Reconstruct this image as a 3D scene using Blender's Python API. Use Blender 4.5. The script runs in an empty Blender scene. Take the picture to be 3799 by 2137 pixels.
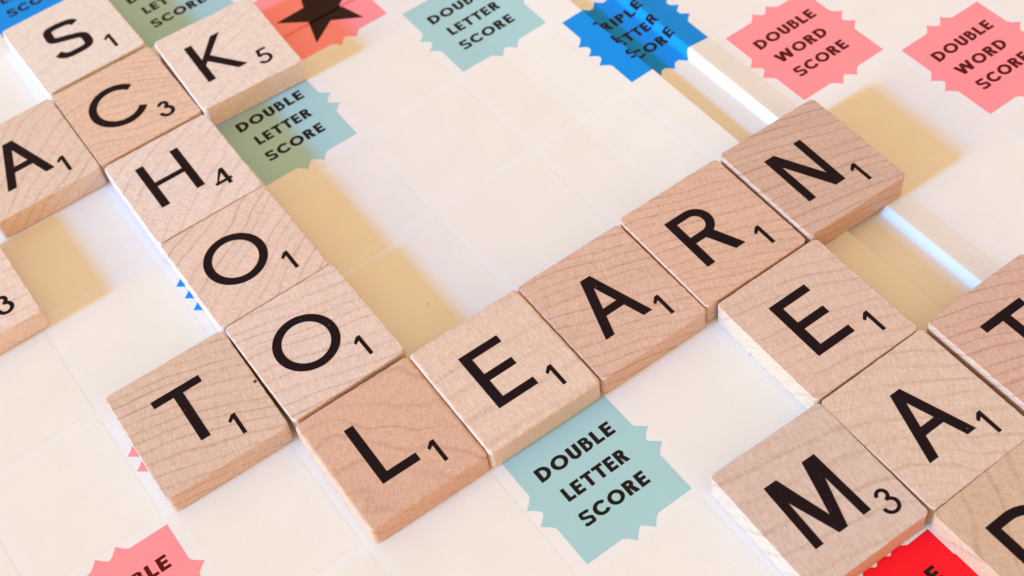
import bpy, bmesh, math, random
from mathutils import Vector, Matrix, noise
from mathutils.geometry import delaunay_2d_cdt
random.seed(7)
C = bpy.context.scene.collection
SC = bpy.context.scene
U = 0.02            # one board column in metres; everything below is laid out in columns

# ------------------------------------------------------------------ camera
cam = bpy.data.cameras.new('camera')
co = bpy.data.objects.new('camera', cam); C.objects.link(co)
Rr = ((0.80610999, -0.58376017, -0.09700896), (-0.51739912, -0.61571132, -0.5943044), (0.28720172, 0.52926706, -0.79836805))
m = Matrix(((Rr[0][0], -Rr[1][0], -Rr[2][0]), (Rr[0][1], -Rr[1][1], -Rr[2][1]), (Rr[0][2], -Rr[1][2], -Rr[2][2]))).to_4x4()
m.translation = Vector((-3.52449, -9.32433, 8.41812)) * U
co.matrix_world = m
cam.sensor_width = 36; cam.lens = 1.34831 * 36
cam.clip_start = 0.01; cam.clip_end = 50
cam.dof.use_dof = True; cam.dof.focus_distance = 0.196; cam.dof.aperture_fstop = 32
SC.camera = co
# ------------------------------------------------------------------ light
W = bpy.data.worlds.new('World'); SC.world = W; W.use_nodes = True
bg = W.node_tree.nodes['Background']
bg.inputs[0].default_value = (1.0, 0.70, 0.400, 1); bg.inputs[1].default_value = 0.97
def lamp(kind, name, energy, col, az, el, ang):
    l = bpy.data.lights.new(name, kind); o = bpy.data.objects.new(name, l); C.objects.link(o)
    l.energy = energy; l.color = col; l.angle = math.radians(ang)
    a, e = math.radians(az), math.radians(el)
    d = Vector((math.cos(e) * math.cos(a), math.cos(e) * math.sin(a), math.sin(e)))
    o.rotation_euler = d.to_track_quat('Z', 'Y').to_euler(); o.location = d * 0.8
    return o
lamp('SUN', 'window_light', 4.8, (0.04, 0.41, 1.0), 178.3, 20.6, 6.0)
lamp('SUN', 'added_side_fill', 2.1, (1.0, 0.88, 0.06), 178, 10.5, 18)  # added fill lamp with no seen source; turns the left tile faces cream
lamp('SUN', 'added_front_fill', 0.6, (1.0, 0.38, 0.06), -80, 9, 50)  # extra fill put in to warm the tile sides facing the camera
SC.view_settings.view_transform = 'Standard'; SC.view_settings.look = 'None'
SC.view_settings.exposure = 0.0; SC.view_settings.gamma = 1

# ------------------------------------------------------------------ materials
def new_mat(name):
    mt = bpy.data.materials.new(name); mt.use_nodes = True
    nt = mt.node_tree; return mt, nt, nt.nodes['Principled BSDF']
def N(nt, t, **kw):
    n = nt.nodes.new(t)
    for k, v in kw.items():
        if k in n.inputs: n.inputs[k].default_value = v
        else: setattr(n, k, v)
    return n
def paper(name, col, rough=0.45, mott=0.03, spec=0.2):
    """printed board paper: flat ink, a little mottling and a fine surface tooth"""
    mt, nt, b = new_mat(name); L = nt.links.new
    tc = N(nt, 'ShaderNodeNewGeometry')
    n1 = N(nt, 'ShaderNodeTexNoise', Scale=160.0, Detail=3.0); L(tc.outputs['Position'], n1.inputs['Vector'])
    n2 = N(nt, 'ShaderNodeTexNoise', Scale=2600.0, Detail=2.0); L(tc.outputs['Position'], n2.inputs['Vector'])
    ad = N(nt, 'ShaderNodeMath', operation='ADD'); L(n1.outputs[0], ad.inputs[0]); L(n2.outputs[0], ad.inputs[1])
    mr = N(nt, 'ShaderNodeMapRange'); L(ad.outputs[0], mr.inputs[0])
    mr.inputs[1].default_value = 0.6; mr.inputs[2].default_value = 1.4
    mr.inputs[3].default_value = 1 - mott; mr.inputs[4].default_value = 1 + mott
    mx = N(nt, 'ShaderNodeVectorMath', operation='SCALE'); mx.inputs[0].default_value = col
    L(mr.outputs[0], mx.inputs['Scale']); L(mx.outputs[0], b.inputs['Base Color'])
    vo = N(nt, 'ShaderNodeTexVoronoi', Scale=95.0); L(tc.outputs['Position'], vo.inputs['Vector'])     # tiny dust specks
    sc_ = N(nt, 'ShaderNodeSeparateColor'); L(vo.outputs['Color'], sc_.inputs[0])
    dm = N(nt, 'ShaderNodeMapRange'); L(vo.outputs['Distance'], dm.inputs[0]); dm.inputs[1].default_value = 0.010; dm.inputs[2].default_value = 0.024; dm.inputs[3].default_value = 0.6
    pick = N(nt, 'ShaderNodeMath', operation='GREATER_THAN'); L(sc_.outputs[0], pick.inputs[0]); pick.inputs[1].default_value = 0.90
    mxs = N(nt, 'ShaderNodeMix', data_type='FLOAT'); L(pick.outputs[0], mxs.inputs[0]); mxs.inputs[2].default_value = 1.0; L(dm.outputs[0], mxs.inputs[3])
    mm = N(nt, 'ShaderNodeMath', operation='MULTIPLY'); L(mr.outputs[0], mm.inputs[0]); L(mxs.outputs[0], mm.inputs[1]); L(mm.outputs[0], mx.inputs['Scale'])
    b.inputs['Roughness'].default_value = rough; b.inputs['Specular IOR Level'].default_value = spec
    bp = N(nt, 'ShaderNodeBump', Strength=0.10, Distance=0.00004); L(n2.outputs[0], bp.inputs['Height'])
    L(bp.outputs[0], b.inputs['Normal'])
    return mt
M_base = paper('board_white', (0.80, 0.793, 0.812), 0.42)
M_plain = paper('cream_ink', (0.80, 0.784, 0.770), 0.45)
M_dls = paper('pale_blue_ink', (0.365, 0.60, 0.655))
M_tls = paper('bright_blue_ink', (0.005, 0.27, 0.82), 0.42, .022, .10)
M_dws = paper('pink_ink', (0.93, 0.29, 0.335))
M_tws = paper('red_ink', (0.93, 0.006, 0.018))
M_txt = paper('black_ink', (0.012, 0.008, 0.008), 0.40, 0.2, .12)
M_txtr = paper('maroon_ink', (0.095, 0.003, 0.006), 0.45, 0.2, .12)
M_star = paper('star_ink', (0.024, 0.007, 0.008), 0.42, 0.2, .12)
M_tile = paper('tile_ink', (0.011, 0.004, 0.007), 0.55, 0.3, .10)
M_knot = paper('knot_brown', (0.16, 0.05, 0.025), 0.6, 0.3)
def worn(mt):       # pin holes in the stamped ink where the wood shows
    nt = mt.node_tree; b = nt.nodes['Principled BSDF']; L = nt.links.new
    src = b.inputs['Base Color'].links[0].from_socket
    g = N(nt, 'ShaderNodeNewGeometry'); n = N(nt, 'ShaderNodeTexNoise', Scale=2100.0, Detail=2.0); L(g.outputs['Position'], n.inputs['Vector'])
    r = N(nt, 'ShaderNodeMapRange'); L(n.outputs[0], r.inputs[0]); r.inputs[1].default_value = .72; r.inputs[2].default_value = .80; r.inputs[4].default_value = .5
    x = N(nt, 'ShaderNodeMix', data_type='RGBA'); L(r.outputs[0], x.inputs[0]); L(src, x.inputs[6]); x.inputs[7].default_value = (.42, .29, .22, 1)
    L(x.outputs[2], b.inputs['Base Color'])
worn(M_tile)
def table_mat():
    mt, nt, b = new_mat('table_wood'); L = nt.links.new
    tc = N(nt, 'ShaderNodeTexCoord'); mp = N(nt, 'ShaderNodeMapping'); mp.inputs['Scale'].default_value = (4, 60, 1)
    L(tc.outputs['Object'], mp.inputs[0]); n = N(nt, 'ShaderNodeTexNoise', Scale=3.0, Detail=6.0); L(mp.outputs[0], n.inputs['Vector'])
    r = N(nt, 'ShaderNodeValToRGB'); r.color_ramp.elements[0].color = (0.22, 0.10, 0.04, 1); r.color_ramp.elements[1].color = (0.42, 0.23, 0.11, 1)
    L(n.outputs[0], r.inputs[0]); L(r.outputs[0], b.inputs['Base Color']); b.inputs['Roughness'].default_value = 0.4
    return mt
def wood_mat():
    """maple: tint, grain angle, ring spacing, grain contrast and seed come from each block's own properties"""
    mt, nt, b = new_mat('maple_wood'); L = nt.links.new
    def att(n): return N(nt, 'ShaderNodeAttribute', attribute_type='OBJECT', attribute_name=n)
    def math_(op, a, bb=None, c=None):
        q = N(nt, 'ShaderNodeMath', operation=op)
        for i, v in enumerate((a, bb, c)):
            if v is None: continue
            if isinstance(v, (int, float)): q.inputs[i].default_value = v
            else: L(v, q.inputs[i])
        return q.outputs[0]
    tint, ang, freq, cont, seed, wav = [att(n) for n in ('tint', 'grain_angle', 'ring_freq', 'grain_contrast', 'grain_seed', 'grain_wave')]
    tc = N(nt, 'ShaderNodeTexCoord')
    sc = N(nt, 'ShaderNodeVectorMath', operation='SCALE'); L(tc.outputs['Object'], sc.inputs[0]); sc.inputs['Scale'].default_value = 1 / U
    sv = N(nt, 'ShaderNodeCombineXYZ'); L(math_('MULTIPLY', seed.outputs['Fac'], 3.7), sv.inputs[2])
    L(math_('MULTIPLY', seed.outputs['Fac'], 5.3), sv.inputs[1])
    rt = N(nt, 'ShaderNodeVectorRotate', rotation_type='Z_AXIS'); L(sc.outputs[0], rt.inputs['Vector'])
    L(math_('MULTIPLY', ang.outputs['Fac'], -1.0), rt.inputs['Angle'])
    sp = N(nt, 'ShaderNodeSeparateXYZ'); L(rt.outputs[0], sp.inputs[0])
    x, y, zz = sp.outputs
    # bend of the rings
    off = N(nt, 'ShaderNodeVectorMath', operation='ADD'); L(rt.outputs[0], off.inputs[0]); L(sv.outputs[0], off.inputs[1])
    nb = N(nt, 'ShaderNodeTexNoise', Scale=1.1, Detail=2.0, Roughness=0.5); L(off.outputs[0], nb.inputs['Vector'])
    nb2 = N(nt, 'ShaderNodeTexNoise', Scale=9.0, Detail=2.0); L(off.outputs[0], nb2.inputs['Vector'])
    bend = math_('ADD', math_('MULTIPLY', math_('SUBTRACT', nb.outputs[0], 0.5), wav.outputs['Fac']),
                 math_('MULTIPLY', math_('SUBTRACT', nb2.outputs[0], 0.5), 0.010))
    v = math_('ADD', math_('ADD', y, bend), math_('MULTIPLY', math_('MULTIPLY', x, x), math_('MULTIPLY', wav.outputs['Fac'], 0.35)))
    v = math_('ADD', v, math_('MULTIPLY', zz, 0.9))
    vs = math_('MULTIPLY', v, math_('MULTIPLY', freq.outputs['Fac'], 1.15))
    # irregular ring spacing: noise along v, then saw + narrow dark late-wood line
    c1 = N(nt, 'ShaderNodeCombineXYZ'); L(vs, c1.inputs[0]); L(seed.outputs['Fac'], c1.inputs[1])
    n1 = N(nt, 'ShaderNodeTexNoise', Scale=0.37, Detail=1.0); L(c1.outputs[0], n1.inputs['Vector'])
    ph = math_('FRACT', math_('ADD', math_('ADD', vs, math_('MULTIPLY', n1.outputs[0], 1.7)), 200.0))
    d = math_('ABSOLUTE', math_('SUBTRACT', ph, 0.5))
    line = N(nt, 'ShaderNodeMapRange', interpolation_type='SMOOTHSTEP'); L(d, line.inputs[0])
    line.inputs[1].default_value = 0.0; line.inputs[2].default_value = 0.15; line.inputs[3].default_value = 1.0; line.inputs[4].default_value = 0.0
    # lines come and go along their length and from ring to ring
    c2 = N(nt, 'ShaderNodeCombineXYZ'); L(math_('MULTIPLY', vs, 0.8), c2.inputs[0]); L(math_('MULTIPLY', x, 1.5), c2.inputs[1]); L(seed.outputs['Fac'], c2.inputs[2])
    n2 = N(nt, 'ShaderNodeTexNoise', Scale=1.0, Detail=2.0); L(c2.outputs[0], n2.inputs['Vector'])
    lm = N(nt, 'ShaderNodeMapRange'); L(n2.outputs[0], lm.inputs[0]); lm.inputs[1].default_value = 0.35; lm.inputs[2].default_value = 0.68; lm.inputs[3].default_value = 0.3
    lines = math_('MULTIPLY', math_('MULTIPLY', line.outputs[0], lm.outputs[0]), cont.outputs['Fac'])
    # broad tone bands and soft blotches
    c3 = N(nt, 'ShaderNodeCombineXYZ'); L(math_('MULTIPLY', vs, 0.45), c3.inputs[0]); L(math_('MULTIPLY', x, 0.5), c3.inputs[1]); L(seed.outputs['Fac'], c3.inputs[2])
    n3 = N(nt, 'ShaderNodeTexNoise', Scale=1.0, Detail=2.0); L(c3.outputs[0], n3.inputs['Vector'])
    # fibre flecks, across the rings (saw marks) and fine speckle
    mp = N(nt, 'ShaderNodeMapping'); mp.inputs['Scale'].default_value = (64, 13, 40); L(off.outputs[0], mp.inputs[0])
    n4 = N(nt, 'ShaderNodeTexNoise', Scale=1.0, Detail=2.0); L(mp.outputs[0], n4.inputs['Vector'])
    mp5 = N(nt, 'ShaderNodeMapping'); mp5.inputs['Scale'].default_value = (7, 70, 40); L(off.outputs[0], mp5.inputs[0])
    n5 = N(nt, 'ShaderNodeTexNoise', Scale=1.0, Detail=2.0); L(mp5.outputs[0], n5.inputs['Vector'])
    n6 = N(nt, 'ShaderNodeTexNoise', Scale=48.0, Detail=1.0); L(off.outputs[0], n6.inputs['Vector'])
    pk = N(nt, 'ShaderNodeMapRange'); L(n6.outputs[0], pk.inputs[0]); pk.inputs[1].default_value = 0.66; pk.inputs[2].default_value = 0.78
    f = math_('MULTIPLY', lines, -0.36)
    f = math_('ADD', f, math_('MULTIPLY', math_('SUBTRACT', n3.outputs[0], 0.5), math_('MULTIPLY', cont.outputs['Fac'], 0.20)))
    f = math_('ADD', f, math_('MULTIPLY', math_('SUBTRACT', n4.outputs[0], 0.5), 0.32))
    f = math_('ADD', f, math_('MULTIPLY', math_('SUBTRACT', n5.outputs[0], 0.5), 0.14))
    n7 = N(nt, 'ShaderNodeTexNoise', Scale=34.0, Detail=3.0, Roughness=0.7); L(off.outputs[0], n7.inputs['Vector'])
    f = math_('ADD', f, math_('MULTIPLY', math_('SUBTRACT', n7.outputs[0], 0.5), 0.46))
    f = math_('ADD', f, math_('MULTIPLY', pk.outputs[0], 0.18))
    f = math_('ADD', f, 1.0)
    pw = N(nt, 'ShaderNodeCombineXYZ')      # darker wood is also redder: exponents per channel
    L(math_('POWER', f, 0.75), pw.inputs[0]); L(math_('POWER', f, 1.05), pw.inputs[1]); L(math_('POWER', f, 1.1), pw.inputs[2])
    ml = N(nt, 'ShaderNodeVectorMath', operation='MULTIPLY'); L(tint.outputs['Vector'], ml.inputs[0]); L(pw.outputs[0], ml.inputs[1])
    L(ml.outputs[0], b.inputs['Base Color'])
    b.inputs['Roughness'].default_value = 0.48; b.inputs['Specular IOR Level'].default_value = 0.35
    h = math_('ADD', math_('MULTIPLY', n4.outputs[0], 1.0), math_('MULTIPLY', lines, -0.4))
    h = math_('ADD', h, math_('MULTIPLY', n5.outputs[0], 0.6))
    bp = N(nt, 'ShaderNodeBump', Strength=0.35, Distance=0.00012); L(h, bp.inputs['Height']); L(bp.outputs[0], b.inputs['Normal'])
    return mt
M_wood = wood_mat(); M_table = table_mat()

# ------------------------------------------------------------------ helpers
def link_mesh(name, verts, faces, mat, parent=None):
    me = bpy.data.meshes.new(name); me.from_pydata([tuple(c * U for c in v) for v in verts], [], faces); me.update()
    me.materials.append(mat)
    o = bpy.data.objects.new(name, me); C.objects.link(o); o.parent = parent
    return o
def thing(name, label, cat, loc=(0, 0, 0), rot=(0, 0, 0), group=None):
    o = bpy.data.objects.new(name, None); C.objects.link(o); o.empty_display_size = 0.005
    o.location = Vector(loc) * U; o.rotation_euler = rot
    o['label'] = label; o['category'] = cat
    if group: o['group'] = group
    return o

# ---- lettering: every glyph is a list of convex pieces in a box one cap height tall
def ccw(p):
    a = sum(p[i][0] * p[(i + 1) % len(p)][1] - p[(i + 1) % len(p)][0] * p[i][1] for i in range(len(p)))
    return p if a > 0 else p[::-1]
def rect(x0, y0, x1, y1): return [(x0, y0), (x1, y0), (x1, y1), (x0, y1)]
def hull(p):
    p = sorted(set(p)); H = []
    for seq in (p, p[::-1]):
        h = []
        for q in seq:
            while len(h) > 1 and (h[-1][0] - h[-2][0]) * (q[1] - h[-2][1]) - (h[-1][1] - h[-2][1]) * (q[0] - h[-2][0]) <= 0: h.pop()
            h.append(q)
        H += h[:-1]
    return H
def stroke(pts, w):
    out = []; L = []; R = []
    for i, p in enumerate(pts):
        a = Vector(pts[max(i - 1, 0)]); b = Vector(pts[min(i + 1, len(pts) - 1)]); d = (b - a).normalized(); n = Vector((-d.y, d.x)) * w / 2
        L.append(tuple(Vector(p) + n)); R.append(tuple(Vector(p) - n))
    for i in range(len(pts) - 1): out.append(hull([R[i], R[i + 1], L[i + 1], L[i]]))
    return out
def arc(cx, cy, rx, ry, a0, a1, w, w2=None, n=40):
    """outer radii rx, ry; a band of width w (w2 at top and bottom)"""
    w2 = w if w2 is None else w2; k = max(6, int(n * abs(a1 - a0) / 360)); P = []
    for i in range(k + 1):
        a = math.radians(a0 + (a1 - a0) * i / k); P.append((math.cos(a), math.sin(a)))
    return [ccw([(cx + rx * p[0], cy + ry * p[1]), (cx + rx * q[0], cy + ry * q[1]), (cx + (rx - w) * q[0], cy + (ry - w2) * q[1]), (cx + (rx - w) * p[0], cy + (ry - w2) * p[1])]) for p, q in zip(P, P[1:])]
def spline(pts, k=7):
    out = []; n = len(pts)
    for i in range(n - 1):
        p0, p1, p2, p3 = [Vector(pts[max(0, min(n - 1, j))]) for j in (i - 1, i, i + 1, i + 2)]
        for s in range(k):
            t = s / k
            out.append(tuple(0.5 * ((2 * p1) + (p2 - p0) * t + (2 * p0 - 5 * p1 + 4 * p2 - p3) * t * t + (3 * p1 - p0 - 3 * p2 + p3) * t ** 3)))
    return out + [tuple(pts[-1])]
def glyph(ch, w, b=None):
    b = b or w * 0.9; P = []; t = w / 2
    if ch == 'E': Wd = .60; P = [rect(0, 0, w, 1), rect(0, 0, Wd, b), rect(0, 1 - b, Wd, 1), rect(0, .51 - b / 2, Wd * .93, .51 + b / 2)]
    elif ch == 'L': Wd = .56; P = [rect(0, 0, w, 1), rect(0, 0, Wd, b)]
    elif ch == 'T': Wd = .72; P = [rect(0, 1 - b, Wd, 1), rect(Wd / 2 - t, 0, Wd / 2 + t, 1)]
    elif ch == 'I': Wd = w; P = [rect(0, 0, w, 1)]
    elif ch == 'H': Wd = .757; P = [rect(0, 0, w, 1), rect(Wd - w, 0, Wd, 1), rect(0, .5 - b * .38, Wd, .5 + b * .38)]
    elif ch == 'N': Wd = .705; k = w * 1.35; P = [rect(0, 0, w * .95, 1), rect(Wd - w * .95, 0, Wd, 1), [(0, 1), (Wd - k, 0), (Wd, 0), (k, 1)]]
    elif ch == 'A':
        Wd = .815; k = w * 1.08; a = k * 1.12; c = Wd / 2
        P = [[(0, 0), (k, 0), (c - a / 2 + k, 1), (c - a / 2, 1)], [(Wd - k, 0), (Wd, 0), (c + a / 2, 1), (c + a / 2 - k, 1)], [(.16, .31), (Wd - .16, .31), (Wd - .2, .31 + b * .95), (.2, .31 + b * .95)]]
    elif ch == 'M':
        Wd = .89; k = w * 1.05; c = Wd / 2
        P = [[(0, 0), (k, 0), (.035 + k, 1), (.035, 1)], [(Wd - k, 0), (Wd, 0), (Wd - .035, 1), (Wd - .035 - k, 1)],
             [(c - k * .55, 0), (c + k * .55, 0), (.035 + k * 1.6, 1), (.035, 1)], [(c - k * .55, 0), (c + k * .55, 0), (Wd - .035, 1), (Wd - .035 - k * 1.6, 1)]]
    elif ch == 'W':
        Wd = 1.28; k = w * 1.05; c = Wd / 2; q = .33
        P = [[(q - k / 2, 0), (q + k / 2, 0), (k, 1), (0, 1)], [(q - k / 2, 0), (q + k / 2, 0), (c + k / 2, 1), (c - k / 2, 1)],
             [(Wd - q - k / 2, 0), (Wd - q + k / 2, 0), (c + k / 2, 1), (c - k / 2, 1)], [(Wd - q - k / 2, 0), (Wd - q + k / 2, 0), (Wd, 1), (Wd - k, 1)]]
    elif ch in 'RP':
        Wd = .70; r = .285; xb = .64 - r; lo = 1 - 2 * r
        P = [rect(0, 0, w, 1), rect(0, 1 - b, xb, 1), rect(0, lo, xb, lo + b)] + arc(xb, 1 - r, r, r, -90, 90, w, b)
        if ch == 'R': P.append([(Wd - w * 1.25, 0), (Wd, 0), (xb + .10, lo + b), (xb - .02 - w * .5, lo + b)])
        else: Wd = .64
    elif ch == 'B':
        w = min(w, w * .6 + .07); b = w * .85
        Wd = .62; r1 = .245; r2 = .5 - r1 + b / 2 + .0; r2 = (1 - 2 * r1 + b) / 2; x1 = .56 - r1; x2 = .62 - r2
        P = [rect(0, 0, w, 1), rect(0, 1 - b, x1, 1), rect(0, 2 * r2 - b, max(x1, x2), 2 * r2), rect(0, 0, x2, b)]
        P += arc(x1, 1 - r1, r1, r1, -90, 90, w, b) + arc(x2, r2, r2, r2, -90, 90, w, b)
    elif ch == 'D': Wd = .80; xb = .30; P = [rect(0, 0, w, 1), rect(0, 1 - b, xb, 1), rect(0, 0, xb, b)] + arc(xb, .5, .5, .5, -90, 90, w, b)
    elif ch == 'O': Wd = 1.0; P = arc(.5, .5, .5, .5, 0, 360, w, b, 64)
    elif ch == 'C': Wd = .86; P = arc(.5, .5, .5, .5, 38, 322, w, b, 56)
    elif ch == 'U': Wd = .68; r = .34; P = [rect(0, r, w, 1), rect(Wd - w, r, Wd, 1)] + arc(r, r, r, r, 180, 360, w, b)
    elif ch == 'K': Wd = .74; k = w * 1.22; P = [rect(0, 0, w, 1), [(w * .7, .40), (w * .7 + k, .40), (.67, 1), (.67 - k, 1)] if 0 else [(w * .8, .36), (w * .8, .36 + k * .9), (.68 - k, 1), (.68, 1)], [(Wd - k, 0), (Wd, 0), (w + .13, .62), (w + .04, .50)]]
    elif ch == 'S':
        Wd = .62 + max(0, w - .15) * .7; sw = min(w, w * .55 + .07); t = sw / 2; P = stroke(spline([(Wd - .07, .80), (.80 * Wd, .885), (.52 * Wd, 1 - t), (.20 * Wd, .91), (t + .015, .745), (.17 * Wd, .61), (.5 * Wd, .515), (.83 * Wd, .41), (Wd - t, .265), (.82 * Wd, .10), (.48 * Wd, t), (.20 * Wd, .10), (.035, .225)]), sw)
    elif ch == '1': Wd = .40; P = [rect(Wd - w, 0, Wd, 1), [(0, .80), (.05, .70 - w * .1), (Wd - w * .4, .86), (Wd - w * .4, 1), (Wd - w, 1)]]
    elif ch == '3':
        Wd = .64; r1 = .25; r2 = (1 - 2 * r1 + b) / 2; P = arc(.32, 1 - r1, r1, r1, -92, 172, w, b) + arc(.31, r2, r2 + .02, r2, -188, 92, w, b)
    elif ch == '4': Wd = .72; P = [rect(.46, 0, .46 + w, 1), rect(0, .20, Wd, .20 + b), [(0, .20), (w * 1.05, .20 + b), (.46 + w, 1), (.46, 1)]]
    elif ch == '5': Wd = .60; r = .33; P = [rect(.14, 1 - b, .55, 1)] + stroke([(.19, 1), (.12, .56)], w) + arc(.25, r, .34, r, -160, 128, w, b)
    else: Wd = .4
    return [ccw(p) for p in P], Wd
def merge(polys):
    """union of overlapping convex pieces, as triangles that do not overlap"""
    vs = []; fs = []
    for p in polys:
        i = len(vs); vs += [Vector(q) for q in p]; fs.append(list(range(i, i + len(p))))
    v, e, f, ov, oe, of = delaunay_2d_cdt(vs, [], fs, 0, 1e-6)
    return [tuple(q) for q in v], [list(t) for t, o in zip(f, of) if o]
def merge_all(groups):
    V = []; F = []
    for (polys, fx) in groups:
        v, f = merge(polys); n = len(V); V += [fx(q) for q in v]; F += [[i + n for i in t] for t in f]
    return V, F
def text_line(s, x0, x1, y0, h, w, gap=.15):
    P = []; x = 0
    for ch in s:
        g, wd = glyph(ch, w); P.append((g, x)); x += wd + gap
        if ch == 'L': x -= .03
        if ch == 'T': x -= .04
    x -= gap; k = (x1 - x0) / x
    return [(g, (lambda q, d=d: (x0 + (q[0] + d) * k, y0 + q[1] * h))) for g, d in P]

# ------------------------------------------------------------------ the board surface, folded along a hinge groove
RY = 1.08417                                    # row pitch
prof = [(0.94, 0), (1.10, .0040), (1.25, .0100), (1.40, .0165), (1.55, .0225), (1.68, .0270), (1.765, .0300), (1.776, .0295), (1.782, .026), (1.7845, .020), (1.787, -.020), (1.791, -.030), (1.803, -.034),
        (2.106, -.034), (2.118, -.0315), (2.127, -.025), (2.166, .017), (2.173, .024), (2.182, .0285), (2.192, .029), (2.22, .026), (2.29, .0165), (2.35, .009), (2.41, .003), (2.48, 0)]
us = [prof[0][0]]
for a, b_ in zip(prof, prof[1:]): us.append(us[-1] + math.dist(a, b_))
EXC = us[-1] - prof[-1][0]
def u_of_x(x):
    if x <= prof[0][0]: return x
    if x >= prof[-1][0]: return x + EXC
    for i in range(len(prof) - 1):
        if prof[i][0] <= x <= prof[i + 1][0]: return us[i] + (us[i + 1] - us[i]) * (x - prof[i][0]) / (prof[i + 1][0] - prof[i][0])
nrm = []
for i in range(len(prof)):
    a = Vector(prof[max(i - 1, 0)]) if i else Vector((0, 0)); b_ = Vector(prof[i + 1]) if i < len(prof) - 1 else Vector((9, 0))
    d1 = (Vector(prof[i]) - a).normalized() if i else Vector((1, 0)); d2 = (b_ - Vector(prof[i])).normalized(); d = (d1 + d2).normalized(); nrm.append((-d.y, d.x))
YC = -0.118
def bend(u, y, e):
    """flat print position (u, y), lifted by e, to a point on the folded board"""
    if u <= us[0]: x, z, n = u, 0, (0, 1)
    elif u >= us[-1]: x, z, n = u - EXC, 0, (0, 1)
    else:
        for i in range(len(us) - 1):
            if us[i] <= u <= us[i + 1]:
                t = (u - us[i]) / (us[i + 1] - us[i]); x = prof[i][0] * (1 - t) + prof[i + 1][0] * t; z = prof[i][1] * (1 - t) + prof[i + 1][1] * t
                n = (nrm[i][0] * (1 - t) + nrm[i + 1][0] * t, nrm[i][1] * (1 - t) + nrm[i + 1][1] * t); break
    d = abs(y - YC)
    if d < .018: z -= .034 * (1 - d / .018)     # the thin fold crease across the middle row
    return (x + n[0] * e, y, z + n[1] * e)
def sheet(name, verts, faces, e, mat, parent, skirt=0):
    bm = bmesh.new(); vv = [bm.verts.new((q[0], q[1], 0)) for q in verts]
    for f in faces:
        try: bm.faces.new([vv[i] for i in f])
        except ValueError: pass
    xs = [q[0] for q in verts]; ys = [q[1] for q in verts]
    cut = [((k, 0, 0), (1, 0, 0)) for k in us if min(xs) < k < max(xs)] + [((0, YC + k, 0), (0, 1, 0)) for k in (-.018, 0, .018) if min(ys) < YC + k < max(ys)]
    for co_, no in cut: bmesh.ops.bisect_plane(bm, geom=bm.verts[:] + bm.edges[:] + bm.faces[:], dist=1e-6, plane_co=co_, plane_no=no)
    for v in bm.verts: v.co = Vector(bend(v.co.x, v.co.y, e)) * U
    if skirt:
        ed = [q for q in bm.edges if q.is_boundary]; r = bmesh.ops.extrude_edge_only(bm, edges=ed)
        for v in r['geom']:
            if isinstance(v, bmesh.types.BMVert): v.co.z = -skirt * U
    bmesh.ops.recalc_face_normals(bm, faces=bm.faces[:])
    bm.normal_update()
    s = sum(f.normal.z * f.calc_area() for f in bm.faces)
    if s < 0: bmesh.ops.reverse_faces(bm, faces=bm.faces[:])
    me = bpy.data.meshes.new(name); bm.to_mesh(me); bm.free(); me.materials.append(mat)
    o = bpy.data.objects.new(name, me); C.objects.link(o); o.parent = parent
    return o

# ---- the setting under the board
tb = link_mesh('table', [(-30, -30, -.21), (30, -30, -.21), (30, 30, -.21), (-30, 30, -.21)], [(0, 1, 2, 3)], M_table); tb['kind'] = 'structure'

board = thing('game_board', 'cream folding word game board printed with coloured bonus squares, under the wooden tiles', 'game board')
sheet('board_panel', [(-8.3, -8.9), (8.3, -8.9), (8.3, 8.9), (-8.3, 8.9)], [(0, 1, 2, 3)], 0, M_base, board, skirt=.2)

HW, HH = .4488, .4895
def starburst(hx0, hx1, hy, cx, spikes):
    """square with a few pointed teeth in the middle of every side; local coordinates"""
    pit = .156 if spikes == 2 else .148 if spikes == 3 else .125
    offs = [(i - (spikes - 1) / 2) * pit for i in range(spikes)]
    def side(reach, edge):      # along one side from - to +: (along, out); teeth with hollow flanks
        fl = lambda d: reach * 1.06 * max(0, 1 - d / .079) ** 1.4
        pts = []
        for i, o in enumerate(offs):
            ds = [-.077, -.055, -.035, -.018, -.006, 0, .006, .018, .035, .055] + ([.077] if i == len(offs) - 1 else [])
            if i: ds = [d for d in ds if d >= -pit / 2]
            if i < len(offs) - 1: ds = [d for d in ds if d < pit / 2 - .004]
            pts += [(o + d, edge + fl(abs(d))) for d in ds]
        return pts
    out = []
    out.append((hx0, -hy)); out += [(cx + a, -o) for a, o in side(.070, hy)]
    out.append((hx1, -hy)); out += [(o, a) for a, o in side(.077, hx1)]
    out.append((hx1, hy)); out += [(cx - a, o) for a, o in side(.070, hy)]
    out.append((hx0, hy)); out += [(-o, -a) for a, o in side(.077, -hx0)]
    return out
def square_poly(pts):
    v, e, f, ov, oe, of = delaunay_2d_cdt([Vector(p) for p in pts], [], [list(range(len(pts)))], 1, 1e-6)
    return [tuple(q) for q in v], [list(t) for t in f]
TXT = {'DLS': ('DOUBLE', 'LETTER', 'SCORE'), 'TLS': ('TRIPLE', 'LETTER', 'SCORE'), 'DWS': ('DOUBLE', 'WORD', 'SCORE'), 'TWS': ('TRIPLE', 'WORD', 'SCORE')}
EXT = {'DOUBLE': (-.318, .330), 'LETTER': (-.262, .272), 'SCORE': (-.282, .270), 'TRIPLE': (-.275, .285), 'WORD': (-.292, .250)}
INK = {'DLS': M_dls, 'TLS': M_tls, 'DWS': M_dws, 'TWS': M_tws, 'STAR': M_dws}
WORDS = {'DLS': 'pale blue double letter square', 'TLS': 'bright blue triple letter square', 'DWS': 'pink double word square', 'TWS': 'red triple word square', 'STAR': 'pink centre square with a black star'}
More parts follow.
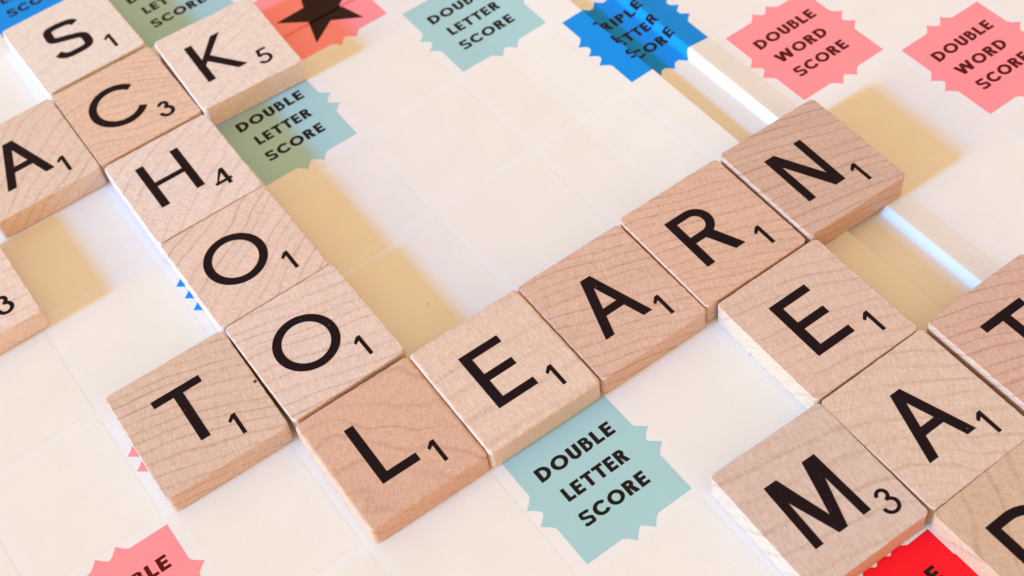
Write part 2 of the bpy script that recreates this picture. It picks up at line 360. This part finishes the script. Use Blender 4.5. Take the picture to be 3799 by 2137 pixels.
def kind_of(r, c):
    a, b_ = sorted((min(r, 16 - r), min(c, 16 - c)))
    if (a, b_) == (8, 8): return 'STAR'
    if (a, b_) in ((1, 1), (1, 8)): return 'TWS'
    if a == b_ and a <= 5: return 'DWS'
    if (a, b_) in ((6, 6), (2, 6)): return 'TLS'
    if (a, b_) in ((1, 4), (3, 7), (4, 8), (7, 7)): return 'DLS'
    return None
GAP = 0.0525                                    # the part of the print taken up by the groove
def shift(u, cx):
    return u
for r in range(6, 16):
    for c in range(3, 14):
        k = kind_of(r, c); X = c - 8; Y = -(r - 8) * RY
        # keep to the squares the picture can show, with a margin
        vx = .287202 * (X + 3.5245) + .529267 * (Y + 9.3243) + .798368 * 8.418
        px = (.80611 * (X + 3.5245) - .58376 * (Y + 9.3243) + .097009 * 8.418) / vx * 1.34831
        py = (-.517399 * (X + 3.5245) - .615711 * (Y + 9.3243) + .594304 * 8.418) / vx * 1.34831
        if abs(px) > .60 or abs(py) > .40: continue
        x0, x1, cx = X - HW, X + HW, X
        if c > 10: x0 -= GAP; x1 -= GAP; cx -= GAP
        if c == 10: x1 -= GAP
        u0, u1 = u_of_x(x0), u_of_x(x1)
        uc = u_of_x(cx) if c != 10 else 2.012
        if k is None:
            sheet('plain_square', *square_poly([(u0, Y - HH), (u1, Y - HH), (u1, Y + HH), (u0, Y + HH)]), .0007, M_plain, board); continue
        sp = {'DLS': 2, 'DWS': 2, 'TLS': 3, 'TWS': 4, 'STAR': 2}[k]
        pts = starburst(u0 - uc, u1 - uc, HH, 0, sp)
        o = sheet('bonus_square', *square_poly([(p[0] + uc, p[1] + Y) for p in pts]), .0007, INK[k], board)
        o['label'] = WORDS[k]
        if k == 'STAR':
            st = []
            for i in range(10):
                a = math.radians(90 + 36 * i); q = .425 if i % 2 == 0 else .176
                st.append((uc + .012 + q * math.cos(a), Y - .042 + q * math.sin(a)))
            sheet('star', *square_poly(st), .0015, M_star, o); continue
        P = []
        for i, s in enumerate(TXT[k]):
            e0, e1 = EXT[s]; P += text_line(s, uc + e0, uc + e1, Y + (.182, -.051, -.276)[i], .113, .248)
        sheet('lettering', *merge_all(P), .0015, M_txtr if k in ('DWS',) else M_txt, o)

# ------------------------------------------------------------------ the wooden tiles
HX, HYT, TH = .4805, .5280, .2085
def block_mesh(seed, bev, rough, TH):
    rnd = random.Random(seed); nc = 5; rings = []
    def outline(ins, rad, z, jit):
        pts = []; hx, hy = HX - ins, HYT - ins; rad = max(rad - ins, .012)
        corners = [(hx - rad, hy - rad, 0), (-hx + rad, hy - rad, 90), (-hx + rad, -hy + rad, 180), (hx - rad, -hy + rad, 270)]
        for i, (cx, cy, a0) in enumerate(corners):
            arc_ = [(cx + rad * math.cos(math.radians(a0 + 90 * j / nc)), cy + rad * math.sin(math.radians(a0 + 90 * j / nc))) for j in range(nc + 1)]
            pts += arc_
            nx = corners[(i + 1) % 4]; a1 = math.radians(a0 + 90); e = (nx[0] + rad * math.cos(a1), nx[1] + rad * math.sin(a1)); s = arc_[-1]
            for j in range(1, 22): t = j / 22; pts.append((s[0] * (1 - t) + e[0] * t, s[1] * (1 - t) + e[1] * t))
        out = []
        for (x, y) in pts:
            k = 1 - jit * (noise.noise((x * 22 + seed * 9.1, y * 22, z * 15)) * .5 + .5 * noise.noise((x * 5 + seed * 3, y * 5, 3)))
            out.append((x * k, y * k, z + (jit * .55 * noise.noise((x * 19, y * 19 + seed, 7)) if ins < bev * .99 and z > .1 else 0)))
        return out
    rad = .040
    rings.append(outline(.012, rad, 0, 0)); rings.append(outline(0, rad, .012, .001))
    rings.append(outline(0, rad, TH * .5, .0015)); rings.append(outline(0, rad, TH - bev, rough))
    for q in (22, 45, 68):
        a = math.radians(q); rings.append(outline(bev * (1 - math.cos(a)), rad, TH - bev + bev * math.sin(a), rough))
    rings.append(outline(bev, rad, TH, rough * .8))
    n = len(rings[0]); V = [p for r_ in rings for p in r_]; F = []
    for i in range(len(rings) - 1):
        for j in range(n): F.append((i * n + j, i * n + (j + 1) % n, (i + 1) * n + (j + 1) % n, (i + 1) * n + j))
    F.append(tuple(range(n))[::-1]); F.append(tuple((len(rings) - 1) * n + j for j in range(n)))
    return V, F
# letter boxes on the tile face: x0, x1, y0, y1
BOX = {'E': (-.215, .122, -.266, .262), 'M': (-.275, .195, -.290, .240), 'A': (-.250, .175, -.270, .266), 'N': (-.262, .102, -.268, .250), 'R': (-.243, .120, -.252, .265),
       'O': (-.325, .185, -.255, .258), 'L': (-.220, .088, -.272, .258), 'T': (-.233, .158, -.248, .270), 'H': (-.283, .110, -.205, .316), 'K': (-.295, .085, -.252, .270),
       'C': (-.315, .130, -.237, .280), 'S': (-.215, .140, -.235, .268), 'D': (-.300, .130, -.270, .250)}
def srgb(r, g, b_): return [((v / 255) / 12.92 if v <= 10 else ((v / 255 + .055) / 1.055) ** 2.4) for v in (r, g, b_)]
LIT = srgb(232, 222, 216)
# letter, points, x, y, turn, photographed colour, grain angle, ring frequency, contrast, wave, label, digit dx
TILES = [
 ('S', '1', -1.9761, .9688, .0015, (229, 213, 204), 20, 6, .25, .2, 'pale wooden tile with letter S at the head of its column', 0),
 ('C', '3', -1.9759, -.1253, -.0106, (223, 187, 165), -14, 13, .9, .5, 'orange toned wooden tile with letter C and wavy grain', 0),
 ('A', '1', -2.9431, -.1289, -.0065, (221, 194, 179), 38, 7, .7, .3, 'wooden tile with letter A beside the C tile, cut by the left edge', 0),
 ('K', '5', -.9930, -.1853, -.0469, (228, 207, 197), 25, 6, .3, .2, 'pale wooden tile with letter K touching the black star square', 0),
 ('H', '4', -1.9833, -1.2130, -.0136, (227, 205, 196), 38, 7, .6, .3, 'pale wooden tile with letter H between the C and an O', 0),
 ('O', '1', -1.9893, -2.2648, -.0059, (223, 194, 181), 33, 8, .8, .3, 'wooden tile with letter O directly below the H tile', 0),
 ('O', '1', -1.9771, -3.3221, 0, (222, 196, 184), -14, 8, .8, .25, 'wooden tile with letter O directly above the L tile', 0),
 ('L', '1', -2.0001, -4.3927, -.0139, (212, 171, 149), -28, 4, .6, 1.0, 'reddish wooden tile with letter L at the foot of its column', -.04),
 ('T', '1', -2.969, -3.2991, -.0212, (214, 184, 166), -16, 9, 1.0, .2, 'lined wooden tile with letter T beside the lower O tile', -.06),
 ('E', '1', -1.0385, -4.4171, -.0136, (221, 193, 177), -4, 3, .4, .2, 'pale rough grained wooden tile with letter E beside the L tile', 0),
 ('A', '1', -.0700, -4.4292, -.0097, (213, 175, 156), -20, 9, .8, .2, 'wooden tile with letter A between an E tile and the R tile', .005),
 ('R', '1', .9052, -4.4249, -.0196, (213, 173, 151), -22, 10, .85, .25, 'warm wooden tile with letter R beside the N tile', .01),
 ('N', '1', 1.9257, -4.4177, -.0238, (204, 168, 150), -14, 10, 1.0, .2, 'dark grained wooden tile with letter N lying across the board fold', -.025),
 ('E', '1', .9580, -5.4955, -.0142, (213, 181, 164), -18, 8, .6, .3, 'wooden tile with letter E directly below the R tile', .02),
 ('T', '1', 1.9965, -6.5348, .0011, (207, 168, 151), -24, 9, .9, .2, 'wooden tile with letter T cut by the right edge', .02),
 ('A', '1', .9590, -6.5640, -.0051, (214, 185, 167), -34, 7, .45, .4, 'wooden tile with letter A between the M and a T', .008),
 ('M', '3', -.0131, -6.5403, -.030, (209, 183, 170), -12, 4, .7, .25, 'wooden tile with letter M above the red square', .07),
 ('D', '2', .935, -7.6216, .0025, (206, 172, 148), 62, 5, .7, .3, 'wooden tile with a partly seen curved letter in the bottom right corner', 0),
 (None, '3', -3.9602, -1.1843, -.0019, (229, 204, 191), -10, 7, .5, .3, 'wooden tile showing only a number 3 at the left edge', .02)]
for i, (ch, dg, x, y, th, col, ga, rf, gc, gw, lab, ddx) in enumerate(TILES):
    tilt = 0; z = .0015
    if 1.9 < x < 2.1: tilt = .002; z = .0305; x -= .042; y -= .0375      # these two lie across the fold
    if .9 < x < 1.0: tilt = -.018; z = .0075
    th_ = TH * {3: 1.13, 6: 1.05, 11: 1.06, 8: .97, 1: .98, 10: .985, 9: 1.02, 4: 1.02, 12: 1.13, 14: 1.13}.get(i, 1)
    root = thing('letter_tile', lab, 'letter tile', (x, y, z), (0, tilt, th), 'wooden letter tiles on the board')
    bev = {'E': .024, 'L': .028}.get(ch, .014) if -4.5 < y < -4.3 and x < 0 else .010
    V, F = block_mesh(i * 1.37 + 2, bev, .010 if (ch == 'E' and x < 0) else .0065, th_)
    o = link_mesh('wood_block', V, F, M_wood, root)
    if i == 8: o.scale.x = 1.02
    if i in (4, 5, 6): o.scale.y = .9885     # these three are cut a hair shorter, leaving thin joints
    lin = srgb(*col)
    o['tint'] = [min(.93, a / b_ * q) for a, b_, q in zip(lin, LIT, (.775, .74, .735))]
    o['grain_angle'] = math.radians(ga); o['ring_freq'] = float(rf); o['grain_contrast'] = float(gc); o['grain_seed'] = i * 1.7 + .3; o['grain_wave'] = float(gw)
    if ch:
        bx = BOX[ch]; dy = {6: .008, 5: 0}.get(i, 0); dx = .013 if i == 6 else 0
        g, wd = glyph(ch, {'M': .120, 'L': .135}.get(ch, .140), .132)
        if ch == 'C': wd = .86
        kx = (bx[1] - bx[0]) / wd; ky = bx[3] - bx[2]
        v, f = merge([[(bx[0] + q[0] * kx + dx, bx[2] + q[1] * ky + dy) for q in p] for p in g])
        link_mesh('letter', [(q[0], q[1], th_ + .0012) for q in v], f, M_tile, root)
    g, wd = glyph(dg, .17, .155); hgt = .200; by = -.388
    nx1 = {'1': .283, '3': .312, '4': .322, '5': .302, '2': .3}[dg]; gw_ = {'5': .150, '3': .135 if ch == 'M' else .17}.get(dg, .17); g, wd = glyph(dg, gw_, gw_ * .92); wx = {'1': .072, '3': .128, '4': .148, '5': .122, '2': .12}[dg]
    if dg == '4': by = -.330
    if dg == '5': by = -.362
    if ch == 'M': by = -.405
    if i == 8:                                  # a small bark knot at the right edge of this tile
        link_mesh('knot', [(.465 + .019 * math.cos(a) * (1 - .5 * (math.cos(a) < 0)), -.045 + .014 * math.sin(a) * (1 + .3 * math.sin(3 * a)), th_ + .0010) for a in [k * math.pi / 8 for k in range(16)]], [tuple(range(16))], M_knot, root)
    if dg != '2':
        kx = wx / wd
        v, f = merge([[(nx1 + ddx - wx + q[0] * kx, by + q[1] * hgt) for q in p] for p in g])
        link_mesh('number', [(q[0], q[1], th_ + .0012) for q in v], f, M_tile, root)
